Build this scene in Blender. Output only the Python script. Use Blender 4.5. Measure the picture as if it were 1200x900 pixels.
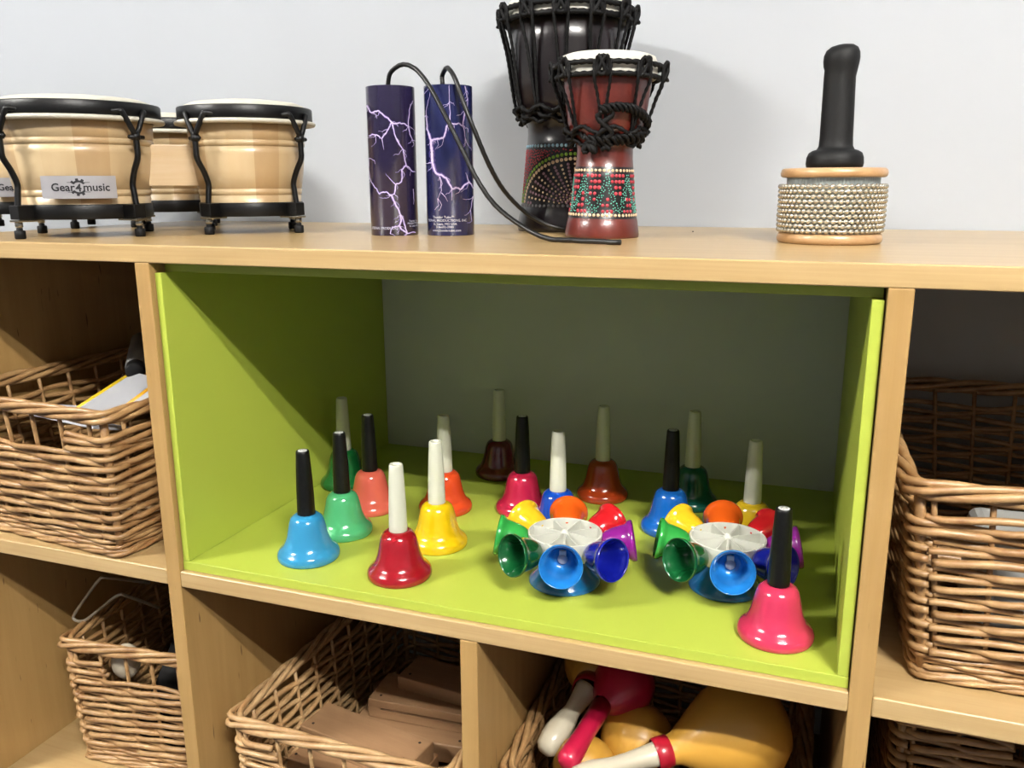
import bpy, math, random
from math import sin, cos, pi, sqrt, atan2, radians
from mathutils import Vector, Matrix
random.seed(7)
C = bpy.context.scene
for o in list(bpy.data.objects): bpy.data.objects.remove(o)

# ---------------------------------------------------------------- camera, light, exposure
def rot_cols(yw, pt, ro):
    f = Vector((-sin(yw)*cos(pt), cos(yw)*cos(pt), sin(pt)))
    r = Vector((cos(yw), sin(yw), 0)); u = r.cross(f)
    return r*cos(ro)+u*sin(ro), u*cos(ro)-r*sin(ro), f
cr, cu, cf = rot_cols(0.3470403, -0.2313095, -0.0043521)
cam = bpy.data.objects.new('camera', bpy.data.cameras.new('camera'))
C.collection.objects.link(cam)
cam.matrix_world = Matrix(((cr.x, cu.x, -cf.x, 0.678212), (cr.y, cu.y, -cf.y, -0.730644), (cr.z, cu.z, -cf.z, 0.861832), (0, 0, 0, 1)))
cam.data.sensor_width = 36; cam.data.lens = 996.15545/1200*36; cam.data.clip_start = 0.02
C.camera = cam
w = bpy.data.worlds.new('world'); C.world = w; w.use_nodes = True
w.node_tree.nodes['Background'].inputs[0].default_value = (0.8, 0.88, 1, 1)
w.node_tree.nodes['Background'].inputs[1].default_value = 0.3
LIGHT_Z = 2.52
LIGHTS = [(-1.75, -1.70, 175.0), (1.70, -1.70, 200.0)]   # twin tube ceiling fittings: x, y, strength
C.view_settings.view_transform = 'Standard'; C.view_settings.look = 'None'
C.view_settings.exposure = 1.85; C.view_settings.gamma = 1; C.view_settings.use_curve_mapping = False

# ---------------------------------------------------------------- materials
ALB = .62      # overall reflectance level of every surface; the exposure above goes with it
def lin(c):
    return tuple(ALB*((v/255)/12.92 if v/255 <= .04045 else ((v/255+.055)/1.055)**2.4) for v in c)
MATS = {}
def mat(name, rgb, rough=.5, metal=0., coat=0., spec=.5, emit=None, alpha=None, trans=0., bump=None, var=0., ior=None, vscale=20):
    if name in MATS: return MATS[name]
    m = bpy.data.materials.new(name); m.use_nodes = True; nt = m.node_tree; b = nt.nodes['Principled BSDF']
    col = (*lin(rgb), 1)
    b.inputs['Base Color'].default_value = col; b.inputs['Roughness'].default_value = rough
    b.inputs['Metallic'].default_value = metal; b.inputs['Coat Weight'].default_value = coat
    b.inputs['Coat Roughness'].default_value = .08
    b.inputs['Specular IOR Level'].default_value = spec
    if trans: b.inputs['Transmission Weight'].default_value = trans
    if alpha is not None: b.inputs['Alpha'].default_value = alpha
    if emit: b.inputs['Emission Color'].default_value = (*emit[0], 1); b.inputs['Emission Strength'].default_value = emit[1]
    tc = nt.nodes.new('ShaderNodeTexCoord')
    if var:
        n = nt.nodes.new('ShaderNodeTexNoise'); n.inputs['Scale'].default_value = vscale; n.inputs['Detail'].default_value = 4
        nt.links.new(tc.outputs['Object'], n.inputs['Vector'])
        mx = nt.nodes.new('ShaderNodeMix'); mx.data_type = 'RGBA'
        mx.inputs[6].default_value = tuple(v*(1-var) for v in col[:3])+(1,); mx.inputs[7].default_value = tuple(min(1, v*(1+var)) for v in col[:3])+(1,)
        nt.links.new(n.outputs['Fac'], mx.inputs[0]); nt.links.new(mx.outputs[2], b.inputs['Base Color'])
    if bump:
        n = nt.nodes.new('ShaderNodeTexNoise'); n.inputs['Scale'].default_value = bump[0]; n.inputs['Detail'].default_value = 3
        nt.links.new(tc.outputs['Object'], n.inputs['Vector'])
        bp = nt.nodes.new('ShaderNodeBump'); bp.inputs['Strength'].default_value = bump[1]; bp.inputs['Distance'].default_value = bump[2]
        nt.links.new(n.outputs['Fac'], bp.inputs['Height']); nt.links.new(bp.outputs[0], b.inputs['Normal'])
    MATS[name] = m; return m
def wood(name, c1, c2, scale=(2, 40, 40), rough=.4, coat=.0, speck=None, detail=5, spec=.5):
    """straight grain stretched along the axis with the small scale"""
    if name in MATS: return MATS[name]
    m = bpy.data.materials.new(name); m.use_nodes = True; nt = m.node_tree; b = nt.nodes['Principled BSDF']
    b.inputs['Roughness'].default_value = rough; b.inputs['Coat Weight'].default_value = coat; b.inputs['Coat Roughness'].default_value = .15
    b.inputs['Specular IOR Level'].default_value = spec
    tc = nt.nodes.new('ShaderNodeTexCoord'); mp = nt.nodes.new('ShaderNodeMapping'); mp.inputs['Scale'].default_value = scale
    nt.links.new(tc.outputs['Object'], mp.inputs[0])
    n = nt.nodes.new('ShaderNodeTexNoise'); n.inputs['Scale'].default_value = 1; n.inputs['Detail'].default_value = detail; n.inputs['Roughness'].default_value = .65
    n.inputs['Distortion'].default_value = .3
    nt.links.new(mp.outputs[0], n.inputs['Vector'])
    cr_ = nt.nodes.new('ShaderNodeValToRGB'); cr_.color_ramp.elements[0].position = .3; cr_.color_ramp.elements[1].position = .7
    cr_.color_ramp.elements[0].color = (*lin(c1), 1); cr_.color_ramp.elements[1].color = (*lin(c2), 1)
    nt.links.new(n.outputs['Fac'], cr_.inputs[0]); out = cr_.outputs[0]
    if speck:
        mp2 = nt.nodes.new('ShaderNodeMapping'); mp2.inputs['Scale'].default_value = speck[1]; nt.links.new(tc.outputs['Object'], mp2.inputs[0])
        n2 = nt.nodes.new('ShaderNodeTexNoise'); n2.inputs['Scale'].default_value = 1; n2.inputs['Detail'].default_value = 1; nt.links.new(mp2.outputs[0], n2.inputs['Vector'])
        r2 = nt.nodes.new('ShaderNodeValToRGB'); r2.color_ramp.elements[0].position = speck[2]; r2.color_ramp.elements[1].position = speck[2]+.05
        r2.color_ramp.elements[0].color = (0, 0, 0, 1); r2.color_ramp.elements[1].color = (1, 1, 1, 1); nt.links.new(n2.outputs['Fac'], r2.inputs[0])
        mx = nt.nodes.new('ShaderNodeMix'); mx.data_type = 'RGBA'; nt.links.new(r2.outputs[0], mx.inputs[0]); nt.links.new(out, mx.inputs[6])
        mx.inputs[7].default_value = (*lin(speck[0]), 1); out = mx.outputs[2]
    nt.links.new(out, b.inputs['Base Color'])
    MATS[name] = m; return m
BEECH1, BEECH2 = (207, 171, 114), (228, 195, 140)
M_bx = wood('beech_along_x', BEECH1, BEECH2, (3, 60, 160), .32, .25)
M_by = wood('beech_along_y', BEECH1, BEECH2, (60, 3, 60), .42, .1)
M_bz = wood('beech_along_z', (194, 153, 92), (209, 169, 107), (90, 60, 4), .42, .1, speck=((128, 92, 50), (260, 150, 24), .735))
M_green = mat('lime_laminate', (203, 219, 86), .42, spec=.4)
M_back = mat('grey_backboard', (236, 238, 232), .6)
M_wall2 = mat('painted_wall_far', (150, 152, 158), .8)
M_wall = mat('painted_wall', (196, 201, 207), .75, bump=(180, .05, .001))
M_ceil = mat('ceiling_white', (235, 235, 235), .9)
M_floor = mat('carpet_blue_grey', (84, 86, 92), .95, var=.2, vscale=200)
M_blk = mat('black_painted_steel', (10, 10, 11), .42, spec=.3)
M_rub = mat('black_rubber', (12, 12, 15), .6, spec=.3)
M_rope = mat('black_rope', (7, 6, 7), .65, spec=.22)
M_skin = mat('drum_skin', (236, 230, 212), .55, var=.04)
M_nick = mat('nickel', (200, 195, 180), .25, metal=1)
M_chrome = mat('chrome', (225, 225, 225), .12, metal=1)
M_wick = wood('wicker', (160, 114, 68), (216, 174, 120), (30, 30, 60), .42, .1, detail=3)
M_wick2 = wood('wicker_pale', (190, 144, 94), (230, 192, 140), (30, 30, 60), .42, .1, detail=3)

# ---------------------------------------------------------------- mesh helpers
def cat(a, b): return a+b
class MB:
    """collects vertices, faces and material slots for one mesh object"""
    def __init__(s): s.v = []; s.f = []; s.m = []; s.sm = []
    def add(s, vs, fs, mi=0, smooth=True):
        o = len(s.v); s.v += [tuple(v) for v in vs]
        for f in fs: s.f.append(tuple(i+o for i in f)); s.m.append(mi); s.sm.append(smooth)
        return s
    def box(s, a, b, mi=0, M=None):
        x0, y0, z0 = a; x1, y1, z1 = b
        vs = [(x0,y0,z0),(x1,y0,z0),(x1,y1,z0),(x0,y1,z0),(x0,y0,z1),(x1,y0,z1),(x1,y1,z1),(x0,y1,z1)]
        if M: vs = [M@Vector(v) for v in vs]
        return s.add(vs, [(0,3,2,1),(4,5,6,7),(0,1,5,4),(1,2,6,5),(2,3,7,6),(3,0,4,7)], mi, False)
    def lathe(s, prof, n=48, c=(0,0,0), mi=0, M=None, mis=None, cap=True):
        """prof: list of (r, z)"""
        vs = []; fs = []; k = len(prof)
        for j in range(n):
            a = 2*pi*j/n
            for r, z in prof: vs.append(Vector((c[0]+r*cos(a), c[1]+r*sin(a), c[2]+z)))
        if M: vs = [M@v for v in vs]
        o = len(s.v); s.v += [tuple(v) for v in vs]
        for j in range(n):
            jj = (j+1) % n
            for i in range(k-1):
                s.f.append((o+j*k+i, o+jj*k+i, o+jj*k+i+1, o+j*k+i+1)); s.m.append(mis[i] if mis else mi); s.sm.append(True)
        return s
    def sweep(s, pts, r, n=8, mi=0, lobes=0, pitch=.01, amp=.22, closed=False, flat=1., caps=True):
        pts = [Vector(p) for p in pts]; K = len(pts)
        T = []
        for i in range(K):
            if closed: t = pts[(i+1) % K]-pts[i-1]
            else: t = pts[min(i+1, K-1)]-pts[max(i-1, 0)]
            T.append(t.normalized() if t.length > 1e-9 else Vector((0, 0, 1)))
        ref = Vector((0, 0, 1)) if abs(T[0].z) < .9 else Vector((1, 0, 0))
        N = (ref-T[0]*ref.dot(T[0])).normalized(); vs = []; d = 0; fr = []
        for i in range(K):
            N = (N-T[i]*N.dot(T[i])).normalized(); B = T[i].cross(N)
            if i: d += (pts[i]-pts[i-1]).length
            rr = r(i/(K-1)) if callable(r) else r
            ph = 2*pi*d/pitch
            for j in range(n):
                a = 2*pi*j/n; q = rr*(1+(amp*cos(lobes*(a-ph/max(lobes, 1))) if lobes else 0))
                vs.append(pts[i]+N*q*cos(a)*flat+B*q*sin(a))
        fs = []
        for i in range(K if closed else K-1):
            ii = (i+1) % K
            for j in range(n):
                jj = (j+1) % n; fs.append((i*n+j, i*n+jj, ii*n+jj, ii*n+j))
        if not closed and caps: fs += [tuple(range(n-1, -1, -1)), tuple((K-1)*n+j for j in range(n))]
        return s.add(vs, fs, mi)
    def build(s, name, mats, parent=None, bevel=0, sub=0, recalc=True, auto=None):
        me = bpy.data.meshes.new(name); me.from_pydata(s.v, [], s.f)
        if not isinstance(mats, (list, tuple)): mats = [mats]
        for m in mats: me.materials.append(m)
        me.polygons.foreach_set('material_index', s.m); me.polygons.foreach_set('use_smooth', s.sm); me.update()
        if recalc:
            import bmesh
            bm = bmesh.new(); bm.from_mesh(me); bmesh.ops.remove_doubles(bm, verts=bm.verts, dist=1e-6)
            bmesh.ops.recalc_face_normals(bm, faces=bm.faces); bm.to_mesh(me); bm.free()
        if auto: me.set_sharp_from_angle(angle=radians(auto))
        o = bpy.data.objects.new(name, me); C.collection.objects.link(o)
        if parent: o.parent = parent
        if bevel:
            b = o.modifiers.new('bevel', 'BEVEL'); b.width = bevel; b.segments = 3; b.limit_method = 'ANGLE'; b.angle_limit = radians(40)
        if sub: q = o.modifiers.new('sub', 'SUBSURF'); q.levels = q.render_levels = sub
        return o
def box(name, a, b, m, parent=None, bevel=.001): 
    c = Vector(((a[0]+b[0])/2, (a[1]+b[1])/2, (a[2]+b[2])/2)); mb = MB().box(a, b)
    return mb.build(name, m, parent, bevel=bevel)
def catmull(P, n=8):
    P = [Vector(p) for p in P]; Q = [P[0]*2-P[1]]+P+[P[-1]*2-P[-2]]; out = []
    for i in range(1, len(Q)-2):
        a, b, c, d = Q[i-1], Q[i], Q[i+1], Q[i+2]
        for k in range(n):
            t = k/n; out.append(.5*((2*b)+(c-a)*t+(2*a-5*b+4*c-d)*t*t+(3*b-a-3*c+d)*t**3))
    out.append(P[-1]); return out
def tag(o, label, cate, group=None, kind=None):
    o['label'] = label; o['category'] = cate
    if group: o['group'] = group
    if kind: o['kind'] = kind
    return o
def thing(name, label, cate, loc=(0,0,0), rz=0, group=None, rot=None):
    o = bpy.data.objects.new(name, None); o.empty_display_size = .02; C.collection.objects.link(o)
    o.location = loc; o.rotation_euler = rot or (0, 0, rz); return tag(o, label, cate, group)
def structure(o): o['kind'] = 'structure'; return o
def copy_tree(o, parent=None):
    c = o.copy(); C.collection.objects.link(c)
    if parent: c.parent = parent
    for ch in list(o.children): copy_tree(ch, c)
    return c
def text_mesh(s, size, align='CENTER', bold=.0):
    cu_ = bpy.data.curves.new('t', 'FONT'); cu_.body = s; cu_.size = size; cu_.align_x = align; cu_.offset = bold; cu_.resolution_u = 3
    o = bpy.data.objects.new('t', cu_); C.collection.objects.link(o); dg = bpy.context.evaluated_depsgraph_get()
    me = o.evaluated_get(dg).to_mesh(); vs = [v.co.copy() for v in me.vertices]; fs = [tuple(p.vertices) for p in me.polygons]
    o.evaluated_get(dg).to_mesh_clear(); bpy.data.objects.remove(o); bpy.data.curves.remove(cu_); return vs, fs

# camera rays, used only to place things measured in the photograph on real surfaces at build time
CP = Vector((0.678212, -0.730644, 0.861832)); FPX = 996.15545
def at_y(px, py, y):
    d = cf+cr*((px-600)/FPX)-cu*((py-450)/FPX); return CP+d*((y-CP.y)/d.y)
def at_z(px, py, z):
    d = cf+cr*((px-600)/FPX)-cu*((py-450)/FPX); return CP+d*((z-CP.z)/d.z)

# ---------------------------------------------------------------- room
RX0, RX1, RY0, WY, RZ = -3.0, 3.6, -4.8, 0.535, 2.55
structure(box('floor', (RX0, RY0, -.05), (RX1, WY+.1, 0), M_floor, bevel=0))
structure(box('ceiling', (RX0, RY0, RZ), (RX1, WY+.1, RZ+.05), M_ceil, bevel=0))
structure(box('wall_back', (RX0, WY, 0), (RX1, WY+.1, RZ), M_wall, bevel=0))
structure(box('wall_left', (RX0-.1, RY0, 0), (RX0, WY+.1, RZ), M_wall2, bevel=0))
structure(box('wall_right', (RX1, RY0, 0), (RX1+.1, WY+.1, RZ), M_wall2, bevel=0))
structure(box('wall_front', (RX0, RY0-.1, 0), (RX1, RY0, RZ), M_wall2, bevel=0))
for k, (lx, ly, st) in enumerate(LIGHTS):
    t = thing('ceiling_light', ['twin tube ceiling light above the left end of the shelves', 'twin tube ceiling light above the right end of the shelves'][k], 'light', (lx, ly, LIGHT_Z), group='ceiling lights')
    MB().box((-.46,-.17,.0), (.46,.17,.03)).build('housing', M_ceil, t, bevel=.004)
    for yy in (-.12, .12):
        MB().lathe([(.0, -.43), (.016, -.43), (.018, -.42), (.018, .42), (.016, .43), (.0, .43)], 16, M=Matrix.Translation((0, yy, -.022))@Matrix.Rotation(pi/2, 4, 'Y')).build('tube', mat('light_tube_%d' % k, (240,240,240), .5, emit=((1, .97, .91), st)), t)

# ---------------------------------------------------------------- shelving unit
XL, XR = -.3946, 1.1432          # outer faces
BT = .0195
unit = thing('shelving_unit', 'long low beech effect shelving unit with open compartments against the white wall', 'shelves', (0, 0, 0))
box('top_board', (XL, 0, .7805), (XR, WY-.001, .80), M_bx, unit, .0015)
for x in (XL, -.0198, .7300, XR-BT): box('upright', (x, 0, .0), (x+.0194, .50, .7805), M_bz, unit)
box('divider', (.3551, 0, .0425), (.3745, .50, .4019), M_bz, unit)
for x0, x1 in ((-.3752, -.0198), (0-.0004, .73), (.7494, XR-BT)):
    box('shelf', (x0, 0, .4021), (x1, .50, .4218), M_bx, unit, .0018)
    box('shelf', (x0, 0, .023), (x1, .50, .0425), M_bx, unit, .0018)
    box('plinth', (x0, .03, .0), (x1, .045, .023), M_bx, unit, 0)
box('back_panel', (XL, .50, .0), (XR, .506, .7805), M_back, unit, 0)

ins = thing('box_insert', 'lime green open box lining the wide upper middle compartment', 'box insert', (0, 0, .4222))
box('bottom_panel', (.0006, .0058, .0), (.7292, .499, .0110), M_green, ins, .0006)
box('side_panel', (.0012, .0058, .0113), (.0098, .499, .3475), M_green, ins, .0008)
box('side_panel', (.7192, .0058, .0113), (.7288, .499, .3475), M_green, ins, .0008)
box('top_panel', (.0010, .022, .3477), (.7285, .499, .3565), M_green, ins, .0006)
for x in (.27, .46): box('packing_chip', (.27 if x < .3 else x, .03, .3567), (x+.02, .06, .3580), mat('card_brown', (120, 90, 50), .8), ins, 0)
ZG = .4332

# ---------------------------------------------------------------- hand bells
BELL_OUT = [(.0350,.0),(.0361,.0014),(.0365,.0045),(.0360,.0078),(.0338,.0112),(.0305,.0140),(.0280,.0172),(.0260,.0220),(.0240,.028),(.0226,.035),(.0213,.041),(.0200,.0462),(.0180,.0503),(.0150,.0530),(.0120,.0543),(.0095,.0548)]
BELL_IN = [(.0085,.0520),(.0150,.0500),(.0180,.045),(.0215,.034),(.0245,.020),(.0275,.0145),(.0320,.009),(.0345,.004),(.0350,.0)]
def make_bell(x, y, col, dark, colname, where, tilt=(0, 0), top=True):
    hc = 'black' if dark else 'white'
    t = thing('handbell', '%s handbell with a %s handle %s' % (colname, hc, where), 'handbell', (x, y, ZG), group='coloured handbells in the green box', rot=(tilt[0], tilt[1], random.uniform(0, 6)))
    m = mat('enamel_'+colname.replace(' ', '_'), col, .16, coat=.5)
    MB().lathe(BELL_OUT+BELL_IN, 64).build('bell', m, t)
    hm = mat('handle_black', (10, 10, 10), .4, spec=.35) if dark else mat('handle_white', (240, 240, 220), .42)
    # fluted tapering handle
    mb = MB(); n = 32; rings = [(.0100, .0535), (.01035, .0545), (.01035, .060), (.0098, .085), (.0088, .110), (.0078, .1285), (.0075, .1305), (.0068, .1314)]
    vs = []; fs = []
    for r, z in rings:
        for j in range(n):
            a = 2*pi*j/n; q = r*(1+(.022*cos(12*a) if dark else .012*cos(8*a))); vs.append((q*cos(a), q*sin(a), z))
    for i in range(len(rings)-1):
        for j in range(n): fs.append((i*n+j, i*n+(j+1) % n, (i+1)*n+(j+1) % n, (i+1)*n+j))
    mb.add(vs, fs)
    if dark:
        mb.add([(.0068*cos(2*pi*j/n), .0068*sin(2*pi*j/n), .1314) for j in range(n)], [tuple(range(n))])
        h = mb.build('handle', hm, t)
        s = MB().lathe([(.0, .13175), (.0052, .13175), (.0054, .1314)], 24)
        for k in range(5): a = k*1.3; s.box((.0028*cos(a)-.0006, .0028*sin(a)-.0004, .1318), (.0028*cos(a)+.0006, .0028*sin(a)+.0004, .13182), 1)
        st = s.build('end_sticker', [mat('sticker_white', (235, 235, 232), .4), M_rub], h); st['label'] = 'round white printed sticker on the handle end'
    else:
        mb.lathe([(.0068, .1314), (.0042, .1311), (.0040, .127), (.0, .1268)], n)
        mb.build('handle', hm, t)
    return t
for a in [
    (.1340, .0650, (56, 156, 208), True, 'sky blue', 'at the front left corner, leftmost of all'),
    (.1350, .1430, (84, 186, 122), True, 'mint green', 'just behind the sky blue bell'),
    (.0465, .2970, (16, 122, 58), False, 'dark green', 'far back beside the left side panel'),
    (.1275, .2275, (240, 112, 92), True, 'salmon pink', 'behind the mint green bell'),
    (.2580, .0570, (168, 18, 34), False, 'deep red', 'standing at the front left of centre'),
    (.2630, .1485, (248, 204, 20), False, 'bright yellow', 'behind the deep red bell'),
    (.2240, .2580, (238, 82, 36), False, 'vivid orange', 'behind the bright yellow bell'),
    (.2430, .4150, (112, 20, 44), False, 'maroon', 'right against the back panel'),
    (.3240, .2880, (196, 32, 72), True, 'crimson', 'behind the left ring of bells'),
    (.3890, .2370, (14, 76, 190), False, 'cobalt blue', 'mostly hidden behind the left ring of bells'),
    (.4130, .3740, (190, 66, 26), False, 'rust orange', 'at the back between the two rings of bells'),
    (.5220, .2870, (20, 104, 200), True, 'royal blue', 'left behind the right ring of bells'),
    (.5350, .3860, (10, 110, 96), False, 'teal', 'against the back panel on the right'),
    (.6220, .2750, (236, 196, 40), False, 'golden yellow', 'half hidden behind the right ring of bells'),
    (.6630, .0600, (220, 58, 96), True, 'pink', 'in the front right corner, nearest of all'),
]: make_bell(*a)

# ---------------------------------------------------------------- rings of eight small bells on a pedestal
SB_OUT = [(.0246,.0),(.0252,.0010),(.0251,.0045),(.0234,.0070),(.0214,.0094),(.0204,.0150),(.0188,.0240),(.0164,.0320),(.0134,.0372),(.0095,.0400),(.0050,.0408),(.0,.0408)]
SB_IN = [(.0,.0388),(.0100,.0380),(.0130,.0355),(.0150,.0300),(.0184,.0150),(.0198,.0100),(.0222,.0060),(.0240,.0026),(.0246,.0)]
RINGC = [('light blue', (40, 140, 226)), ('navy blue', (20, 30, 160)), ('purple', (150, 32, 150)), ('red', (214, 28, 40)), ('orange', (240, 98, 26)), ('yellow', (252, 206, 40)), ('light green', (56, 172, 76)), ('dark green', (18, 92, 46))]
M_whub = mat('hub_white', (236, 236, 224), .35, coat=.2)
def bell_ring(x, y, a0, label, rs=.0390):
    t = thing('bell_ring', label, 'bell ring', (x, y, ZG), group='rings of eight small bells in the green box')
    ped = MB().lathe([(.0385,.0),(.0398,.0012),(.0396,.0030),(.0378,.0060),(.0330,.0110),(.0285,.0165),(.0240,.0230),(.0215,.0300),(.0210,.0345),(.0,.0345)], 64)
    ped.build('pedestal', mat('pedestal_blue', (22, 112, 176), .18, coat=.5), t)['label'] = 'flared blue base'
    hub = MB()
    R = .0405
    hub.lathe([(.0,.0346),(.036,.0346),(.0385,.038),(R,.0560),(R,.0580),(.0390,.0584),(.0385,.0580),(.0380,.0450),(.0,.0450)], 72)
    for k in range(8):
        M = Matrix.Rotation(a0+pi/8+k*pi/4, 4, 'Z'); hub.box((.004, -.0006, .0445), (.0390, .0008, .0578), 0, M)
    hub.lathe([(.0050,.045),(.0050,.0580),(.0030,.0600),(.0018,.0612),(.0,.0614)], 24)
    for k in range(8):
        M = Matrix.Rotation(a0+k*pi/4, 4, 'Z'); hub.box((.0385, -.0035, .044), (.0435, .0035, .0545), 0, M)
    hub.build('hub', M_whub, t, auto=35)['label'] = 'round white hub with eight open compartments'
    for k in range(8):
        nm, col = RINGC[k]; a = a0+k*pi/4
        M = Matrix.Translation((rs*cos(a), rs*sin(a), .0448)) @ Matrix.Rotation(a, 4, 'Z') @ Matrix.Rotation(pi/2-radians(10), 4, 'Y') @ Matrix.Scale(.90, 4) @ Matrix.Translation((0, 0, .0408)) @ Matrix.Rotation(pi, 4, 'X')
        b = MB().lathe(SB_OUT+SB_IN, 48, M=M).build('small_bell', mat('plastic_'+nm.replace(' ', '_'), col, .15, coat=.5), t)
        b['label'] = nm+' small bell'
        MB().lathe([(.0, .0345), (.0052, .0345), (.0060, .0360), (.0, .0386)], 24, M=M).build('clapper_stud', mat('stud', (200, 205, 215), .4), b)
    return t
bell_ring(.4370, .1050, radians(-77), 'ring of small bells round a white hub, left one, before the crimson handbell')
bell_ring(.6060, .1500, radians(-80), 'ring of eight small bells round a white hub, right one, beside the pink handbell')

# ---------------------------------------------------------------- wicker baskets
def wicker(label, x, y, z, rz, W=.28, D=.33, H=.185, taper=.012, hole=.055, m=M_wick, seed=1, detail=1.):
    """x, y: front left bottom corner; front edge runs along the local x axis"""
    rnd = random.Random(seed)
    t = thing('wicker_basket', label, 'basket', (x, y, z), rz, group='rectangular wicker baskets in the shelves')
    Rc = .014
    def peri(s, z_, off=0.):
        """point on the rounded outline at perimeter fraction length s (metres at base), height z_"""
        g = taper*z_/H+off
        x0, x1, y0, y1 = -g, W+g, -g, D+g; L = [W-2*Rc, pi/2*Rc, D-2*Rc, pi/2*Rc, W-2*Rc, pi/2*Rc, D-2*Rc, pi/2*Rc]
        tot = sum(L); s = s % tot; k = 0
        while s > L[k] and k < 7: s -= L[k]; k += 1
        f = s/L[k]; r = Rc+g*.0
        if k == 0: return Vector((x0+r+(x1-x0-2*r)*f, y0, z_))
        if k == 2: return Vector((x1, y0+r+(y1-y0-2*r)*f, z_))
        if k == 4: return Vector((x1-r-(x1-x0-2*r)*f, y1, z_))
        if k == 6: return Vector((x0, y1-r-(y1-y0-2*r)*f, z_))
        cx, cy, a0 = {1: (x1-r, y0+r, -pi/2), 3: (x1-r, y1-r, 0), 5: (x0+r, y1-r, pi/2), 7: (x0+r, y0+r, pi)}[k]
        a = a0+f*pi/2; return Vector((cx+r*cos(a), cy+r*sin(a), z_))
    TOT = 2*(W+D)-8*Rc+2*pi*Rc
    ns = int(round(TOT/.041)); ns -= ns % 3; ns += 1   # number of stakes, so the over-two pattern steps round
    sp = TOT/ns
    wall = MB()
    # stakes
    for k in range(ns):
        s = k*sp; pts = [peri(s, z_, -.0015) for z_ in (.004, .04, .08, .12, .16, H-.004)]
        wall.sweep(pts, .0026, 6)
    for s in (0-.5*pi*Rc/2, W-2*Rc+.5*pi/2*Rc, W-2*Rc+pi/2*Rc+D-2*Rc+.5*pi/2*Rc, 2*(W-2*Rc)+pi*Rc+D-2*Rc+.5*pi/2*Rc):
        wall.sweep([peri(s, z_, -.001) for z_ in (.004, .05, .1, .15, H-.004)], .0048, 8)
    zr = []; z_ = .030; pitch = .0084
    while z_ < H-.018: zr.append(z_); z_ += pitch
    nrow = len(zr)
    hl0, hl1 = hole-Rc, W-2*Rc-(hole-Rc)     # opening in the front wall
    zcut = H-.046
    for r_i, zz in enumerate(zr):
        rad = .0036*(1+rnd.uniform(-.1, .12))
        ph = r_i % 3
        opened = zz > zcut
        n = int(TOT/.0055); pts = []
        wob = rnd.uniform(0, 6)
        rng = range(n+1) if not opened else range(int(n*0)+0, n+1)
        s0, s1 = (0, TOT) if not opened else (hl1, TOT+hl0)
        for i in range(n+1):
            s = s0+(s1-s0)*i/n
            u = (s/sp+ph)*2*pi/3
            c_ = cos(u); off = .0038*math.tanh(2.2*(c_+.45))      # outside over two stakes, behind one
            dz = .0024*sin(u+.7)+.0007*sin(3*s/.1+wob)
            pts.append(peri(s, zz+dz, off))
        wall.sweep(pts, rad, 6, closed=False)
    # fine packed rounds near the foot
    for j in range(4):
        n = int(TOT/.01); wall.sweep([peri(TOT*i/n, .008+j*.0055+.0008*sin(i*.5+j), .002*sin(i*1.1+j*2.1)+.001) for i in range(n)], .0027, 6, closed=True)
    wb = wall.build('woven_wall', m, t, recalc=False)
    # rim of three plaited rods
    rim = MB(); n = int(TOT/.008)
    for j in range(4):
        rim.sweep([peri(TOT*i/n, H+.0005+.0058*sin(2*pi*i/n*round(TOT/.19)+j*pi/2), .002+.0058*cos(2*pi*i/n*round(TOT/.19)+j*pi/2)) for i in range(n)], .0036*(1+.08*j*.5), 7, closed=True)
    rim.build('rim', m, t, recalc=False)
    ft = MB()
    for j in range(3):
        ft.sweep([peri(TOT*i/n, .0055+.0025*sin(2*pi*i/n*round(TOT/.12)+j*2*pi/3), .002+.003*cos(2*pi*i/n*round(TOT/.12)+j*2*pi/3)) for i in range(n)], .0028, 6, closed=True)
    ft.build('foot_border', m, t, recalc=False)
    # woven bottom
    bt = MB(); k = int(D/.012)
    for i in range(k): 
        yy = .008+(D-.016)*i/(k-1); bt.sweep([(.006+(W-.012)*q/24, yy, .009+.0022*sin(q*1.05+(i % 2)*pi)) for q in range(25)], .0042, 6)
    for i in range(6): xx = .02+(W-.04)*i/5; bt.sweep([(xx, .006, .009), (xx, D-.006, .009)], .003, 6)
    bt.build('woven_bottom', m, t, recalc=False)
    return t
SZ = .4222
ul = wicker('wicker basket holding plastic wallets in the upper left compartment', -.093-.25*cos(-.085), .006-.25*sin(-.085), SZ, -.085, W=.25, D=.36, H=.182, hole=.06, m=M_wick, seed=3, taper=.018)
ll = wicker('wicker basket with a bent metal rod sticking out in the lower left compartment', -.283, .084, .0428, .09, W=.236, D=.33, H=.19, hole=.062, m=M_wick, seed=5, taper=.008)
lm = wicker('wicker basket of wooden blocks below the left half of the green box', .062, .022, .0428, -.02, W=.262, D=.40, H=.188, hole=.055, m=M_wick2, seed=8, taper=.014)
lr = wicker('wicker basket of maracas below the right half of the green box', .402, .058, .0428, 0, W=.285, D=.38, H=.175, hole=.06, m=M_wick, seed=9, taper=.014)
rt = wicker('large wicker basket in the upper right compartment', .788, .046, SZ, .03, W=.315, D=.37, H=.188, hole=.10, m=M_wick, seed=12, taper=.022)
rl = wicker('wicker basket standing in the dark lower right compartment', .800, .15, .0428, .0, W=.30, D=.32, H=.30, hole=.10, m=M_wick, seed=14, taper=.012)

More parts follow.
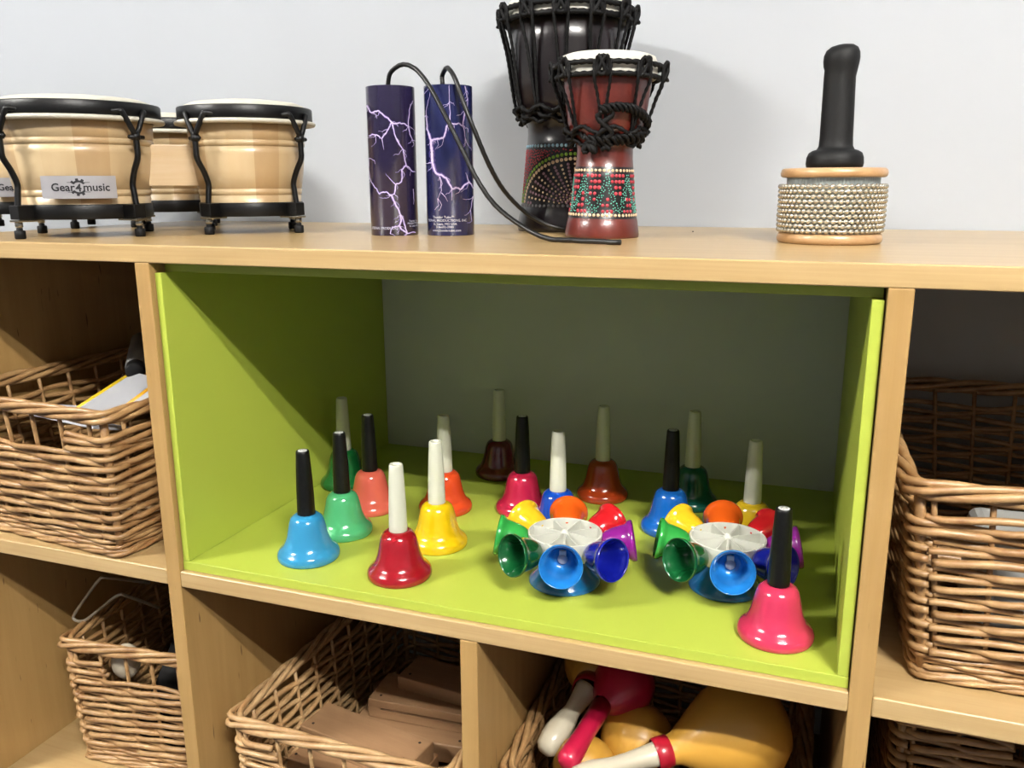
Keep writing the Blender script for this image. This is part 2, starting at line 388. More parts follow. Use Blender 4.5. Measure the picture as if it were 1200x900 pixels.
# ---------------------------------------------------------------- bongos
def planks(name, cols, n):
    """turned drum shell of glued staves: each stave its own wood tone"""
    m = bpy.data.materials.new(name); m.use_nodes = True; nt = m.node_tree; b = nt.nodes['Principled BSDF']; b.inputs['Roughness'].default_value = .35; b.inputs['Coat Weight'].default_value = .3
    tc = nt.nodes.new('ShaderNodeTexCoord'); sx = nt.nodes.new('ShaderNodeSeparateXYZ'); nt.links.new(tc.outputs['Object'], sx.inputs[0])
    at = nt.nodes.new('ShaderNodeMath'); at.operation = 'ARCTAN2'; nt.links.new(sx.outputs[1], at.inputs[0]); nt.links.new(sx.outputs[0], at.inputs[1])
    mu = nt.nodes.new('ShaderNodeMath'); mu.operation = 'MULTIPLY_ADD'; mu.inputs[1].default_value = n/(2*pi); mu.inputs[2].default_value = n/2+.35; nt.links.new(at.outputs[0], mu.inputs[0])
    fl = nt.nodes.new('ShaderNodeMath'); fl.operation = 'FLOOR'; nt.links.new(mu.outputs[0], fl.inputs[0])
    wn = nt.nodes.new('ShaderNodeTexWhiteNoise'); wn.noise_dimensions = '1D'; nt.links.new(fl.outputs[0], wn.inputs['W'])
    mp = nt.nodes.new('ShaderNodeMapping'); mp.inputs['Scale'].default_value = (70, 70, 5); nt.links.new(tc.outputs['Object'], mp.inputs[0])
    no = nt.nodes.new('ShaderNodeTexNoise'); no.inputs['Scale'].default_value = 1; no.inputs['Detail'].default_value = 4; nt.links.new(mp.outputs[0], no.inputs['Vector'])
    ad = nt.nodes.new('ShaderNodeMath'); ad.operation = 'MULTIPLY_ADD'; ad.inputs[1].default_value = .35; nt.links.new(no.outputs['Fac'], ad.inputs[0])
    m2 = nt.nodes.new('ShaderNodeMath'); m2.operation = 'MULTIPLY'; m2.inputs[1].default_value = .75; nt.links.new(wn.outputs['Value'], m2.inputs[0]); nt.links.new(m2.outputs[0], ad.inputs[2])
    r = nt.nodes.new('ShaderNodeValToRGB'); r.color_ramp.elements[0].color = (*lin(cols[0]), 1); r.color_ramp.elements[1].color = (*lin(cols[1]), 1); nt.links.new(ad.outputs[0], r.inputs[0])
    nt.links.new(r.outputs[0], b.inputs['Base Color']); return m
M_shell = planks('bongo_staves', ((206, 168, 118), (240, 214, 170)), 14)
M_block = wood('bongo_block_wood', (232, 198, 152), (246, 218, 176), (4, 60, 60), .4, .2)
def drum(parent, cx, R, name, rb, fo):
    """one drum of a pair: R hoop radius, rb bottom radius, parts parented to the pair"""
    d = bpy.data.objects.new(name, None); C.collection.objects.link(d); d.parent = parent; d.location = (cx, 0, 0)
    rt_ = R-.008; P = lambda z: rb-.001+(rt_-rb)*min(1, ((z-.03)/.10)) if z > .03 else rb-.001
    g = lambda z, o=0: (P(z)+o, z)
    prof = [(rb-.012, .026), (rb-.002, .026), g(.030), g(.048), g(.0485, -.0012), g(.0495, -.0012), g(.050), g(.0560, .0004), g(.0565, -.0010), g(.0575, -.0010), g(.058), g(.08, .001), g(.100, .001), g(.109), g(.1095, -.0012), g(.1105, -.0012), g(.111, .0006), g(.1165, .0006), g(.117, -.0010), g(.118, -.0010), g(.1185), g(.140), (rt_-.01, .141)]
    MB().lathe(prof, 72).build('shell', M_shell, d)
    hd = MB().lathe([(.0, .1700), (R*.45, .1690), (R*.8, .1655), (R*.93, .1610), (R*.955, .155), (R*.96, .1425), (R+.003, .1425), (R+.0055, .1413), (R+.0060, .1392), (R+.0045, .1372), (R-.004, .1368), (R-.008, .138)], 72)
    hd.build('drum_head', M_skin, d)
    MB().lathe([(R-.002, .1432), (R+.0012, .1430), (R+.0018, .1440), (R+.0018, .1578), (R+.0008, .1590), (R-.002, .1590), (R-.003, .158), (R-.003, .1435), (R-.002, .1432)], 72).build('hoop', M_blk, d)
    MB().lathe([(rb-.002, .0225), (rb+.0015, .0222), (rb+.0022, .0235), (rb+.0022, .0385), (rb+.0015, .0398), (rb-.002, .0398)], 72).build('bottom_band', M_blk, d)
    for k in range(4):
        a = pi/4+k*pi/2; M = Matrix.Rotation(a, 4, 'Z')
        lg = MB(); da = .150*(.1/R)
        def pt(r, ang, z): return M@Vector((r*cos(ang), r*sin(ang), z))
        zj = .1180
        for sgn in (-1, 1):
            lg.sweep(catmull([pt(R-.001, sgn*(da+.10), .1475), pt(R+.0035, sgn*(da+.02), .1485), pt(R+.0055, sgn*(da*.92), .146), pt(R+.0065, sgn*.045, .127), pt(R+.0055, sgn*.012, zj+.004)], 6), .0033, 8)
        lg.sweep(catmull([pt(R+.006, 0, zj+.008), pt(R+.006, 0, zj-.012), pt(R+.0052, 0, .094), pt((R+fo)/2-.001, 0, .079), pt(fo-.0045, 0, .064), pt(fo-.0035, 0, .052), pt(fo, 0, .024)], 7), .0036, 8)
        lg.sweep([pt(R+.0065, -.10, zj+.0005), pt(R+.0075, .10, zj+.0005)], .0024, 8)
        lg.lathe([(.0,-.004),(.005,-.004),(.0056,0),(.005,.004),(0,.004)], 12, M=Matrix.Translation(pt(R+.0055, 0, zj+.001)))
        lug = lg.build('tuning_lug', M_blk, d)
        # bracket block on the band, nickel plate and nut, rubber foot
        bb = MB(); bb.box((rb+.0005, -.0085, .0228), (fo+.0042, .0085, .0392), 0, M); bb.build('bracket', M_blk, lug, bevel=.001)
        nb = MB(); nb.box((rb-.010, -.0085, .0198), (fo+.0055, .0085, .0222), 0, M)
        nb.lathe([(.0,.0135),(.0042,.0135),(.0046,.0150),(.0046,.0190),(.0040,.0198),(0,.0198)], 8, M=Matrix.Translation(pt(fo, 0, 0)))
        nb.lathe([(.0,.0085),(.0026,.0085),(.0026,.0140),(0,.0140)], 12, M=Matrix.Translation(pt(fo, 0, 0)))
        nb.build('nut_plate', M_nick, lug, bevel=.0006)
        MB().lathe([(.0,.0001),(.0052,.0001),(.0062,.0012),(.0062,.0090),(.0054,.0100),(.0036,.0103),(.0036,.0130),(0,.0130)], 20, M=Matrix.Translation(pt(fo, 0, 0))).build('rubber_foot', M_rub, lug)
    return d
def gear_label(parent, r, ang, zc, tilt=0):
    """silver label wrapped on a drum shell of radius r, facing angle ang (in the drum's frame)"""
    def wrap(u, v, o): a = ang+u/r; return ((r+o)*cos(a), (r+o)*sin(a), zc+v)
    w_, h_ = .083, .0262; mb = MB(); n = 24
    vs = [wrap(-w_/2+w_*i/n, s*h_/2, .0009) for i in range(n+1) for s in (-1, 1)]; fs = [(2*i, 2*i+2, 2*i+3, 2*i+1) for i in range(n)]
    vs2 = [wrap(-w_/2+w_*i/n, s*h_/2, -.003) for i in range(n+1) for s in (-1, 1)]; mb.add(vs, fs); o = len(vs)
    mb.add(vs+vs2, [(2*i, 2*i+2, o+2*i+2, o+2*i) for i in range(n)]+[(2*i+1, 2*i+3, o+2*i+3, o+2*i+1) for i in range(n)]+[(0, 1, o+1, o), (2*n, 2*n+1, o+2*n+1, o+2*n)])
    lb = mb.build('label_plate', mat('label_silver', (205, 203, 208), .38, metal=.35), parent, recalc=False)
    lb['label'] = 'silver rectangular label printed with a gear and lettering'
    tx = MB()
    def put(vs, fs, sc_, ox, oy): tx.add([wrap(v.x*sc_+ox, v.y*sc_+oy, .0013) for v in vs], fs, 0, False)
    vs, fs = text_mesh('Gear', 1, 'RIGHT', .020); W0 = max(v.x for v in vs)-min(v.x for v in vs)
    put(vs, fs, .0126, -.0042, -.0042)
    vs, fs = text_mesh('4', 1, 'CENTER', .020); put(vs, fs, .0126, -.0003, -.0048)
    vs, fs = text_mesh('music', 1, 'LEFT', .020); put(vs, fs, .0126, .0044, -.0042)
    # gear halves
    for sgn in (1, -1):
        k = 40; a0, a1 = radians(32), radians(148); vs = []
        for i in range(k+1):
            a = a0+(a1-a0)*i/k; tooth = .0 if (int((a-radians(14))/radians(19)) % 2) else .0022
            vs += [Vector(((.0056)*cos(a), sgn*(.0050*sin(a)+.0006), 0)), Vector(((.0080+tooth)*cos(a), sgn*(.0080+tooth)*sin(a), 0))]
        tx.add([wrap(v.x, v.y, .0013) for v in vs], [(2*i, 2*i+1, 2*i+3, 2*i+2) for i in range(k)], 0, False)
        vs = [Vector((x, sgn*y, 0)) for x, y in ((-.0120, .0052), (-.0040, .0052), (-.0040, .0058), (-.0120, .0058), (.0040, .0052), (.0120, .0052), (.0120, .0058), (.0040, .0058))]
        tx.add([wrap(v.x, v.y, .0013) for v in vs], [(0, 1, 2, 3), (4, 5, 6, 7)], 0, False)
    tx.build('lettering', mat('print_black', (28, 26, 34), .5), lb, recalc=False)
def bongos(label, x, y, rz):
    t = thing('bongo_drums', label, 'bongos', (x, y, .80), rz, group='pairs of bongo drums on the shelf top')
    big = drum(t, 0, .0970, 'large_drum', .0765, .0935); small = drum(t, .203, .0840, 'small_drum', .0650, .0790)
    blk = MB().box((.078, -.0165, .0610), (.142, .0165, .1125)); blk.build('joining_block', M_block, t, bevel=.001)
    gear_label(big, .0862, radians(-86), .060)
    return t
bongos('front pair of pale wood bongo drums with black steel hoops', -.211, .130, radians(38))
bongos('rear pair of pale wood bongo drums, partly hidden behind the front pair', -.455, .266, radians(36))

# ---------------------------------------------------------------- thunder tubes
def tube_instrument(cx, cy, label, traces, base_col, texts, cable_px, cable_y, rz_txt=0):
    t = thing('spring_drum_tube', label, 'tube instrument', (cx, cy, .80), group='lightning print sound tubes')
    R, H = .0295, .1765
    b = MB().lathe([(.0, .002), (R-.002, .0015), (R-.0006, .0), (R, .0008), (R, H-.0004), (R-.0004, H), (R-.0016, H), (R-.0016, H-.010), (.0, H-.010)], 64)
    view = atan2(CP.y-cy, CP.x-cx)
    def wrap(u, h, o=.0003):   # u in 0..1 across the face seen from the front of the shelf
        a = view+math.asin(max(-1, min(1, 2*u-1))); return Vector(((R+o)*cos(a), (R+o)*sin(a), H*(1-h)))
    rnd = random.Random(3)
    def bolt(P, w0, w1, depth=3, mi=1):
        for _ in range(depth):
            Q = [P[0]]
            for a_, b_ in zip(P, P[1:]):
                dx, dy = b_[0]-a_[0], b_[1]-a_[1]; L = sqrt(dx*dx+dy*dy); k = rnd.uniform(-.22, .22)
                Q += [((a_[0]+b_[0])/2-dy*k*.6, (a_[1]+b_[1])/2+dx*k*.35+rnd.uniform(-.1, .1)*L*.3), b_]
            P = Q
        n = len(P)
        for layer, (ww, o_, m_) in enumerate(((2.0, .00015, 2), (.95, .0003, 1))):
            vs = []
            for i, p_ in enumerate(P):
                q0 = P[max(0, i-1)]; q1 = P[min(n-1, i+1)]; tx_, ty_ = (q1[0]-q0[0])*2*R, (q1[1]-q0[1])*H; l = sqrt(tx_*tx_+ty_*ty_) or 1
                w_ = (w0+(w1-w0)*i/(n-1))*ww*rnd.uniform(.75, 1.25); nx, ny = -ty_/l*w_, tx_/l*w_
                for s in (-1, 1): vs.append(wrap(p_[0]+s*nx/(2*R), p_[1]+s*ny/H, o_))
            b.add(vs, [(2*i, 2*i+2, 2*i+3, 2*i+1) for i in range(n-1)], m_, False)
    for P, w0, w1 in traces:
        bolt(P, w0, w1)
        if len(P) > 2:
            for _ in range(len(P)):
                q = rnd.choice(P); a = rnd.uniform(.2, 2.9); L = rnd.uniform(.03, .09)
                bolt([q, (q[0]+cos(a)*L*1.6, q[1]+sin(a)*L*.6), (q[0]+cos(a+.5)*L*2.6, q[1]+sin(a+.2)*L)], .00022, .0001, 2)
    body = b.build('tube_body', [mat('tube_'+base_col[0], base_col[1], .22, coat=.5), mat('bolt_white', (236, 220, 255), .4), mat('bolt_glow', base_col[2], .35)], t, recalc=False, auto=40)
    if texts:
        tm = MB()
        for s, u, h, size, al in texts:
            vs, fs = text_mesh(s, size, al, 0)
            a0 = view+math.asin(2*u-1)
            tm.add([((R+.0004)*cos(a0+v.x/R), (R+.0004)*sin(a0+v.x/R), H*(1-h)+v.y) for v in vs], fs, 0, False)
        tm.build('lettering', mat('print_white', (225, 225, 240), .5), body, recalc=False)
    pts = [Vector((0, 0, H-.012)), Vector((0, 0, H+.004))]
    cab = [Vector(at_y(px, py, yy))-Vector((cx, cy, .80)) for (px, py), yy in zip(cable_px, cable_y)]
    for c_ in cab: c_.z = max(c_.z, .0031)
    pts = [Vector((cab[0].x, cab[0].y, H-.0105))]+cab
    n_ = len(pts)
    MB().sweep(catmull(pts, 10), .0028, 10, lobes=1, pitch=.003, amp=.06).build('long_spring', mat('spring_black', (18, 17, 16), .38, spec=.4), t)
    return t
def tr(s, L, T, sx, sy, pts): return [((x-L)/sx, (y-T)/sy) for x, y in pts]
def T1(*p):     # pixels of the enlarged view of the left tube, whose outline leans a little
    return [((x-(20+(y-80)*.042))/247, (y-80)/762) for x, y in p]
def T2(*p): return [((x-(34+(y-85)*.03))/240, (y-85)/757) for x, y in p]
tube1 = [
    (T1((28,175),(50,212),(92,208),(120,235),(152,262)), .0005, .0007),
    (T1((152,262),(200,270),(236,280),(258,350)), .0007, .0003), (T1((236,280),(240,200),(258,150)), .0004, .0002),
    (T1((152,262),(135,300),(105,345),(75,325),(40,328)), .0006, .0005), (T1((105,345),(116,400)), .0004, .0001),
    (T1((152,262),(175,340),(212,400),(228,480)), .0005, .0005), (T1((228,480),(275,512)), .0005, .0003),
    (T1((228,480),(205,500),(205,560),(175,575),(170,625),(150,630)), .0006, .0005), (T1((175,575),(125,520)), .0004, .0001),
    (T1((150,630),(95,625),(65,580),(45,540),(40,440)), .0006, .0002),
    (T1((150,630),(170,665),(200,730),(205,760),(195,790),(235,830)), .0008, .0007), (T1((195,790),(160,795),(150,830)), .0006, .0003),
    (T1((205,735),(225,790),(238,830)), .0006, .0005), (T1((265,600),(268,680)), .0003, .0001), (T1((235,830),(280,828)), .0005, .0002)]
tube2 = [
    (T2((50,230),(55,300),(75,355)), .0004, .0010), (T2((75,355),(105,350),(135,345),(150,290),(165,268)), .0010, .0006),
    (T2((165,268),(205,275),(228,285),(235,215),(246,205)), .0006, .0005), (T2((228,285),(240,345),(262,390)), .0004, .0002),
    (T2((75,355),(80,410),(82,465)), .0013, .0016), (T2((82,465),(50,470)), .0006, .0002),
    (T2((82,465),(100,520),(150,545),(180,600),(220,605),(262,565)), .0012, .0007), (T2((262,565),(285,600)), .0007, .0003), (T2((262,565),(245,520)), .0004, .0002),
    (T2((120,540),(128,610),(110,650)), .0004, .0001), (T2((128,620),(160,665)), .0003, .0001), (T2((180,600),(180,660)), .0004, .0001),
    (T2((285,640),(272,710),(280,770)), .0004, .0002), (T2((165,268),(162,170),(160,90)), .0004, .0002), (T2((50,230),(60,160),(75,100)), .0003, .0001), (T2((246,205),(250,150),(235,90)), .0003, .0002)]
tube_instrument(.1700, .2430, 'left of two upright dark purple tubes printed with white lightning, long black spring curving over', tube1, ('violet_black', (40, 32, 66), (96, 72, 150)),
    [('ATIONAL PRODUCTS', .24, .955, .0042, 'CENTER'), ('Thunder Tube', .90, .905, .0030, 'CENTER'), ('PRODUCTIONS, INC.', .93, .922, .0030, 'CENTER'), ('St. Louis, MO USA', .93, .939, .0030, 'CENTER')],
    [(455, 97), (458.5, 84), (472, 75.6), (487, 81), (502, 99), (520, 132), (541, 174), (559, 210), (580, 240), (610, 264), (640, 279), (670, 285), (700, 286.8), (727, 287.6)],
    [.240, .238, .233, .225, .217, .208, .200, .193, .187, .177, .166, .152, .140, .133])
tube_instrument(.2380, .2630, 'right of two upright tubes, navy blue with white lightning, spring ending behind the drums', tube2, ('navy', (34, 40, 92), (96, 96, 190)),
    [('Thunder Tube\u2122', .34, .880, .0042, 'CENTER'), ('TIONAL PRODUCTIONS, INC.', .40, .903, .0042, 'CENTER'), ('St. Louis, MO USA', .37, .926, .0040, 'CENTER'), ('314-692-2900', .37, .947, .0040, 'CENTER'), ('www.thundertube.com', .40, .970, .0040, 'CENTER')],
    [(518.5, 98), (518.5, 88), (524.5, 79.5), (533.5, 93), (544, 123), (556, 153), (574, 195), (592, 225), (616, 249), (640, 262.5), (664, 269), (684, 271)],
    [.262, .262, .250, .236, .229, .229, .240, .268, .295, .310, .318, .322])

# ---------------------------------------------------------------- djembes
def djembe(label, x, y, prof, zt, Rr, tilt, mat_body, nk, dots, zneck, rneck, rope_r, band, extra=None, za=0.):
    t = thing('djembe', label, 'drum', (x, y, .80), group='small hand painted djembes', rot=(0, tilt, 0))
    mis = []
    for (r0, z0), (r1, z1) in zip(prof, prof[1:]): mis.append(1 if band[0] <= (z0+z1)/2 <= band[1] else 0)
    b = MB().lathe(prof, 72, mis=mis)
    view = atan2(CP.y-y, CP.x-x)
    def rad(z):
        best = prof[1][0]
        for (r0, z0), (r1, z1) in zip(prof[1:], prof[2:]):
            if z0 <= z <= z1 and z1 > z0: return r0+(r1-r0)*(z-z0)/(z1-z0)
        return best
    for ang, z, r, mi in dots:
        a = view+ang; R0 = rad(z); c_ = Vector((R0*cos(a), R0*sin(a), z)); nrm = Vector((cos(a), sin(a), 0)); tg = Vector((-sin(a), cos(a), 0))
        n = 8; vs = [c_+nrm*.0007]+[c_+nrm*.0005+(tg*cos(2*pi*k/n)+Vector((0, 0, 1))*sin(2*pi*k/n))*r*.72 for k in range(n)]+[c_-nrm*.0003+(tg*cos(2*pi*k/n)+Vector((0, 0, 1))*sin(2*pi*k/n))*r for k in range(n)]
        fs = [(0, 1+k, 1+(k+1) % n) for k in range(n)]+[(1+k, 1+n+k, 1+n+(k+1) % n, 1+(k+1) % n) for k in range(n)]
        b.add(vs, fs, mi)
    paint = [mat('dot_cream', (250, 218, 176), .5), mat('dot_red', (206, 58, 74), .5), mat('dot_turquoise', (110, 214, 190), .5), mat('dot_blue', (164, 208, 232), .5), mat('dot_lime', (140, 190, 50), .5), mat('dot_mauve', (158, 120, 136), .5), mat('dot_grey', (120, 118, 122), .5)]
    b.build('body', [mat_body, mat('painted_black', (18, 14, 16), .35)]+paint, t, recalc=False)
    ri = Rr-.0055
    MB().lathe([(.0, zt), (ri*.85, zt-.0008), (ri*.96, zt-.003), (ri, zt-.008), (ri+.0005, zt-.018), (ri+.0025, zt-.0235), (ri-.002, zt-.0275), (ri-.004, zt-.024)], 64).build('drum_head', mat('goat_skin', (240, 236, 222), .6, var=.04), t)
    ring = MB(); n = 120
    for zz, rr in ((zt-.0140, Rr), (zt-.0260, Rr-.0025)):
        ring.sweep([(rr*cos(2*pi*i/n), rr*sin(2*pi*i/n), zz) for i in range(n)], rope_r*1.15, 10, lobes=2, pitch=.01, closed=True)
    ring.build('rim_rope', M_rope, t, recalc=False)
    rp = MB(); rnd = random.Random(nk)
    for k in range(nk):
        a = view+za+2*pi*k/nk; da = pi/nk
        for sgn in (-1, 1):
            a_t = a+sgn*(.0085/Rr); a_b = a+sgn*.02+.03
            P = [Vector((Rr*cos(a_t)*1.03, Rr*sin(a_t)*1.03, zt-.012)), Vector(((Rr+.002)*cos(a_t), (Rr+.002)*sin(a_t), zt-.03))]
            for f in (.3, .6, .85, 1):
                aa = a_t+(a_b-a_t)*f; zz = zt-.03+(zneck+.004-(zt-.03))*f
                rr = (Rr+.001)+(rneck+.003-(Rr+.001))*f
                rr = max(rr, rad(zz)+rope_r*1.1); P.append(Vector((rr*cos(aa), rr*sin(aa), zz)))
            rp.sweep(catmull(P, 9), rope_r*.72, 8, lobes=2, pitch=.0075)
    rp.build('lacing', M_rope, t, recalc=False)
    for k in range(nk):
        a = view+za+2*pi*k/nk; kn = MB()
        for q in range(2):
            P = []
            for i in range(25):
                u = 2*pi*i/24; aa = a+(.085 if Rr > .07 else .10)*sin(u+q*.6)*(.8+.3*q); zz = zt-.0185+.0095*cos(u*(1+q)); rr = Rr+.0042+.0022*cos(2*u+q)
                P.append(Vector((rr*cos(aa), rr*sin(aa), zz)))
            kn.sweep(P, rope_r*.85, 8, lobes=2, pitch=.0075, closed=False)
        kn.build('knot', M_rope, t, recalc=False)
    nr = MB(); n = 140
    for j, (dz, dr) in enumerate(((.0, .002), (-.006, .0015), (.007, .003))):
        nr.sweep([((rad(zneck+dz)+dr+rope_r+.0018*sin(i*2*pi/n*nk*2+j*2))*cos(2*pi*i/n), (rad(zneck+dz)+dr+rope_r+.0018*sin(i*2*pi/n*nk*2+j*2))*sin(2*pi*i/n), zneck+dz+.0035*sin(i*2*pi/n*nk+j*2.2)) for i in range(n)], rope_r*.95, 8, lobes=2, pitch=.008, closed=True)
    if extra: extra(nr, view, rad, rope_r)
    nr.build('neck_rope', M_rope, t, recalc=False)
    return t
# painted dots: angle from the side facing the room's middle, height, radius, slot (2 cream 3 red 4 turquoise 5 blue 6 lime 7 mauve 8 grey)
rnd = random.Random(11)
sd = []
Z0, Z1 = .0245, .0785
for k in range(44): sd.append((2*pi*k/44, Z1-.0022, .00195, 2))
for k in range(50): sd.append((2*pi*k/50, Z0+.0020, .0020, 2))
NP = 8      # triangles round the drum
def zig(a):   # 0..1 triangle wave, 1 at the turquoise peaks
    u = (a*NP/(2*pi)+.385) % 1; return 1-abs(2*u-1)
for row in range(7):
    z = Z1-.0080-row*.0066
    n = 46
    for k in range(n):
        a = 2*pi*k/n; hgt = (z-Z0)/(Z1-Z0); zg = zig(a)
        top_tri = hgt > .20+.80*zg+.05; low = hgt < .86*zg-.30
        if top_tri or low: sd.append((a+rnd.uniform(-.012, .012), z, .0023*rnd.uniform(.85, 1.15), 3))
tries = []
for _ in range(9000):
    a = rnd.uniform(0, 2*pi); z = rnd.uniform(Z0+.005, Z1-.006); hgt = (z-Z0)/(Z1-Z0); zg = zig(a)
    if hgt > .20+.80*zg-.02 or hgt < .86*zg-.24: continue
    if all((min(abs(a-b), 2*pi-abs(a-b))*.038)**2+(z-c_)**2 > .0022**2 for b, c_ in tries): tries.append((a, z))
sd += [(a, z, .00082*rnd.uniform(.8, 1.25), 4) for a, z in tries]
M_red = wood('djembe_red_wood', (84, 22, 17), (122, 42, 28), (14, 14, 3), .36, .35)
M_dark = wood('djembe_dark_wood', (14, 9, 11), (28, 14, 18), (14, 14, 3), .32, .4)
P_small = [(.030, .003), (.0418, .0), (.0432, .001), (.0436, .004), (.0425, .012), (.0405, .0225), (.0402, .0228), (.0385, .035), (.0365, .050), (.0350, .065), (.0338, .0800), (.0336, .0803), (.0325, .090), (.0322, .100), (.0335, .105), (.0375, .110), (.0410, .118), (.0438, .128), (.0462, .142), (.0482, .158), (.0498, .172), (.0508, .184), (.049, .1845)]
def small_extra(nr, view, rad, rr_):
    # the spare rope: a twisted loop lying over the front of the bowl, a knot hanging from it, more turns round the neck
    for q in range(3):
        P = []
        for i in range(44):
            u = i/43; aa = view-.14+1.32*u; z = .1400+.0055*sin(u*pi)-.013*u*u+.0036*cos(u*26+q*2.1)
            R0 = rad(min(max(z, .105), .18))+.0045+.0030*(1+sin(u*26+q*2.1)); P.append(Vector((R0*cos(aa), R0*sin(aa), z)))
        nr.sweep(P, rr_*.85, 8, lobes=2, pitch=.008)
    for q in range(3):
        P = []
        for i in range(44):
            u = i/43; aa = view-.55+1.7*u; z = .1075+.0090*abs(u-.25)**1.2+.0045*cos(u*22+q*2.1)
            R0 = rad(max(z, .102))+.0060+.0030*sin(u*22+q*2.1); P.append(Vector((R0*cos(aa), R0*sin(aa), z)))
        nr.sweep(P, rr_*.95, 8, lobes=2, pitch=.008)
    for q in range(2):     # strands dropping from the loop to the neck ring
        P = [Vector(((rad(max(z, .104))+.007)*cos(view-.10+.14*q+.10*sin(z*320+q*2)), (rad(max(z, .104))+.007)*sin(view-.10+.14*q+.10*sin(z*320+q*2)), z)) for z in [.144-.046*i/18 for i in range(19)]]
        nr.sweep(P, rr_*1.15, 8, lobes=2, pitch=.008)
    for q in range(3):     # hanging knot
        P = [Vector(((rad(.106)+.008+.003*sin(3*t_+q))*cos(view-.42+.16*cos(t_+q)), (rad(.106)+.008+.003*sin(3*t_+q))*sin(view-.42+.16*cos(t_+q)), .1015+.006*sin(2*t_+q))) for t_ in [2*pi*i/20 for i in range(21)]]
        nr.sweep(P, rr_, 8, lobes=2, pitch=.008)
djembe('small red-brown wooden djembe with turquoise and red dots, in front of the taller dark drum', .4310, .2680, P_small, .2035, .0605, radians(1.2), M_red, 8, sd, .1130, .040, .0024, (.0226, .0802), small_extra, -.10)
bd = []
Z0, Z1 = .034, .110
for k in range(58): bd.append((2*pi*k/58, Z1-.0005, .0024, 5)); bd.append((2*pi*(k+.5)/58, Z0-.0005, .0023, 8))
RX_, RZ_ = .086, .0650      # half width and height of a fan
def arc(h_, off, n, r, mi):
    for k in range(n+1):
        th = -pi/2+pi*k/n; x_, z_ = (RX_-off)*sin(th), (RZ_-off)*cos(th)
        if z_ > .004 and Z0+z_ < Z1-.004: bd.append((h_+x_/.057, Z0+z_, r, mi))
for fan in range(2):
    ha = .22+fan*pi
    arc(ha, 0, 44, .0025, 6); arc(ha, .0062, 40, .0026, 2)
    for k in range(-11, 12):
        th = k*.137
        for j in range(13):
            f = 1-(.0128+j*(.0043 if k % 2 else .0052))/RZ_
            if f < .12: continue
            x_, z_ = RX_*f*sin(th), RZ_*f*cos(th)
            if z_ > .003: bd.append((ha+x_/.057, Z0+z_, (.0025 if k % 2 else .0020)*(.55+.45*f), 7 if k % 2 else 2))
tries = []
for _ in range(7000):
    a = rnd.uniform(0, 2*pi); z = rnd.uniform(Z0+.004, Z1-.005); ok = True
    for fan in range(2):
        ha = .22+fan*pi; da = (a-ha+pi) % (2*pi)-pi
        if (da*.057/(RX_+.0045))**2+((z-Z0)/(RZ_+.0045))**2 < 1: ok = False
    if ok and all((min(abs(a-b), 2*pi-abs(a-b))*.056)**2+(z-c_)**2 > .0022**2 for b, c_ in tries): tries.append((a, z))
bd += [(a, z, .0011*rnd.uniform(.8, 1.25), 3) for a, z in tries]
P_big = [(.050, .003), (.0630, .0), (.0648, .0012), (.0652, .005), (.0635, .018), (.0600, .0325), (.0597, .0328), (.0580, .050), (.0560, .070), (.0540, .090), (.0525, .1115), (.0522, .1118), (.0510, .125), (.0515, .136), (.0560, .143), (.0610, .152), (.0655, .165), (.0695, .185), (.0720, .210), (.0738, .235), (.0748, .262), (.073, .2625)]
djembe('taller dark wood djembe with a dotted fan pattern, standing behind the small red one', .3460, .4050, P_big, .2900, .0850, 0, M_dark, 12, bd, .1480, .060, .0029, (.0326, .1117), None, -.09)

# ---------------------------------------------------------------- cabasa
cab = thing('cabasa', 'cabasa with steel bead chains round a wooden drum and an upright black handle', 'shaker', (.6840, .2400, .80))
M_cw = wood('cabasa_wood', (190, 142, 92), (220, 178, 128), (8, 60, 60), .35, .3)
MB().lathe([(.0,.0),(.0495,.0),(.0520,.0016),(.0530,.0050),(.0520,.0090),(.0500,.0108),(.0,.0108)], 72).build('bottom_disc', M_cw, cab)
MB().lathe([(.0,.0668),(.0498,.0668),(.0520,.0680),(.0528,.0710),(.0520,.0745),(.0498,.0762),(.0,.0762)], 72).build('top_disc', M_cw, cab)
cyl = MB(); n = 180; vs = []
for z in (.0105, .0670):
    for j in range(n): a = 2*pi*j/n; q = .0455+(.0006 if j % 2 else 0); vs.append((q*cos(a), q*sin(a), z))
cyl.add(vs, [(j, (j+1) % n, n+(j+1) % n, n+j) for j in range(n)], 0, False); cyl.build('ribbed_cylinder', mat('dull_steel', (196, 204, 200), .3, metal=.6), cab, recalc=False)
bc = MB(); rows = 10; per = 54; br = .0027
for r_ in range(rows):
    z = .0138+r_*.0049; 
    loop = []
    for k in range(per):
        a = 2*pi*(k+.5*(r_ % 2))/per; R0 = .0515+rnd.uniform(-.0004, .0004); c_ = Vector((R0*cos(a), R0*sin(a), z)); loop.append(c_)
        vs = []; fs = []; nn = 8; mm = 5
        for i in range(mm+1):
            ph = pi*i/mm
            for j in range(nn): th = 2*pi*j/nn; vs.append(c_+Vector((sin(ph)*cos(th), sin(ph)*sin(th), cos(ph)))*br)
        for i in range(mm):
            for j in range(nn): fs.append((i*nn+j, i*nn+(j+1) % nn, (i+1)*nn+(j+1) % nn, (i+1)*nn+j))
        bc.add(vs, fs)
    bc.sweep(loop, .0010, 5, closed=True)
bcb = bc.build('bead_chain', mat('bead_steel', (230, 222, 204), .24, metal=.8), cab, recalc=False); bcb['kind'] = 'stuff'
hb = MB(); 
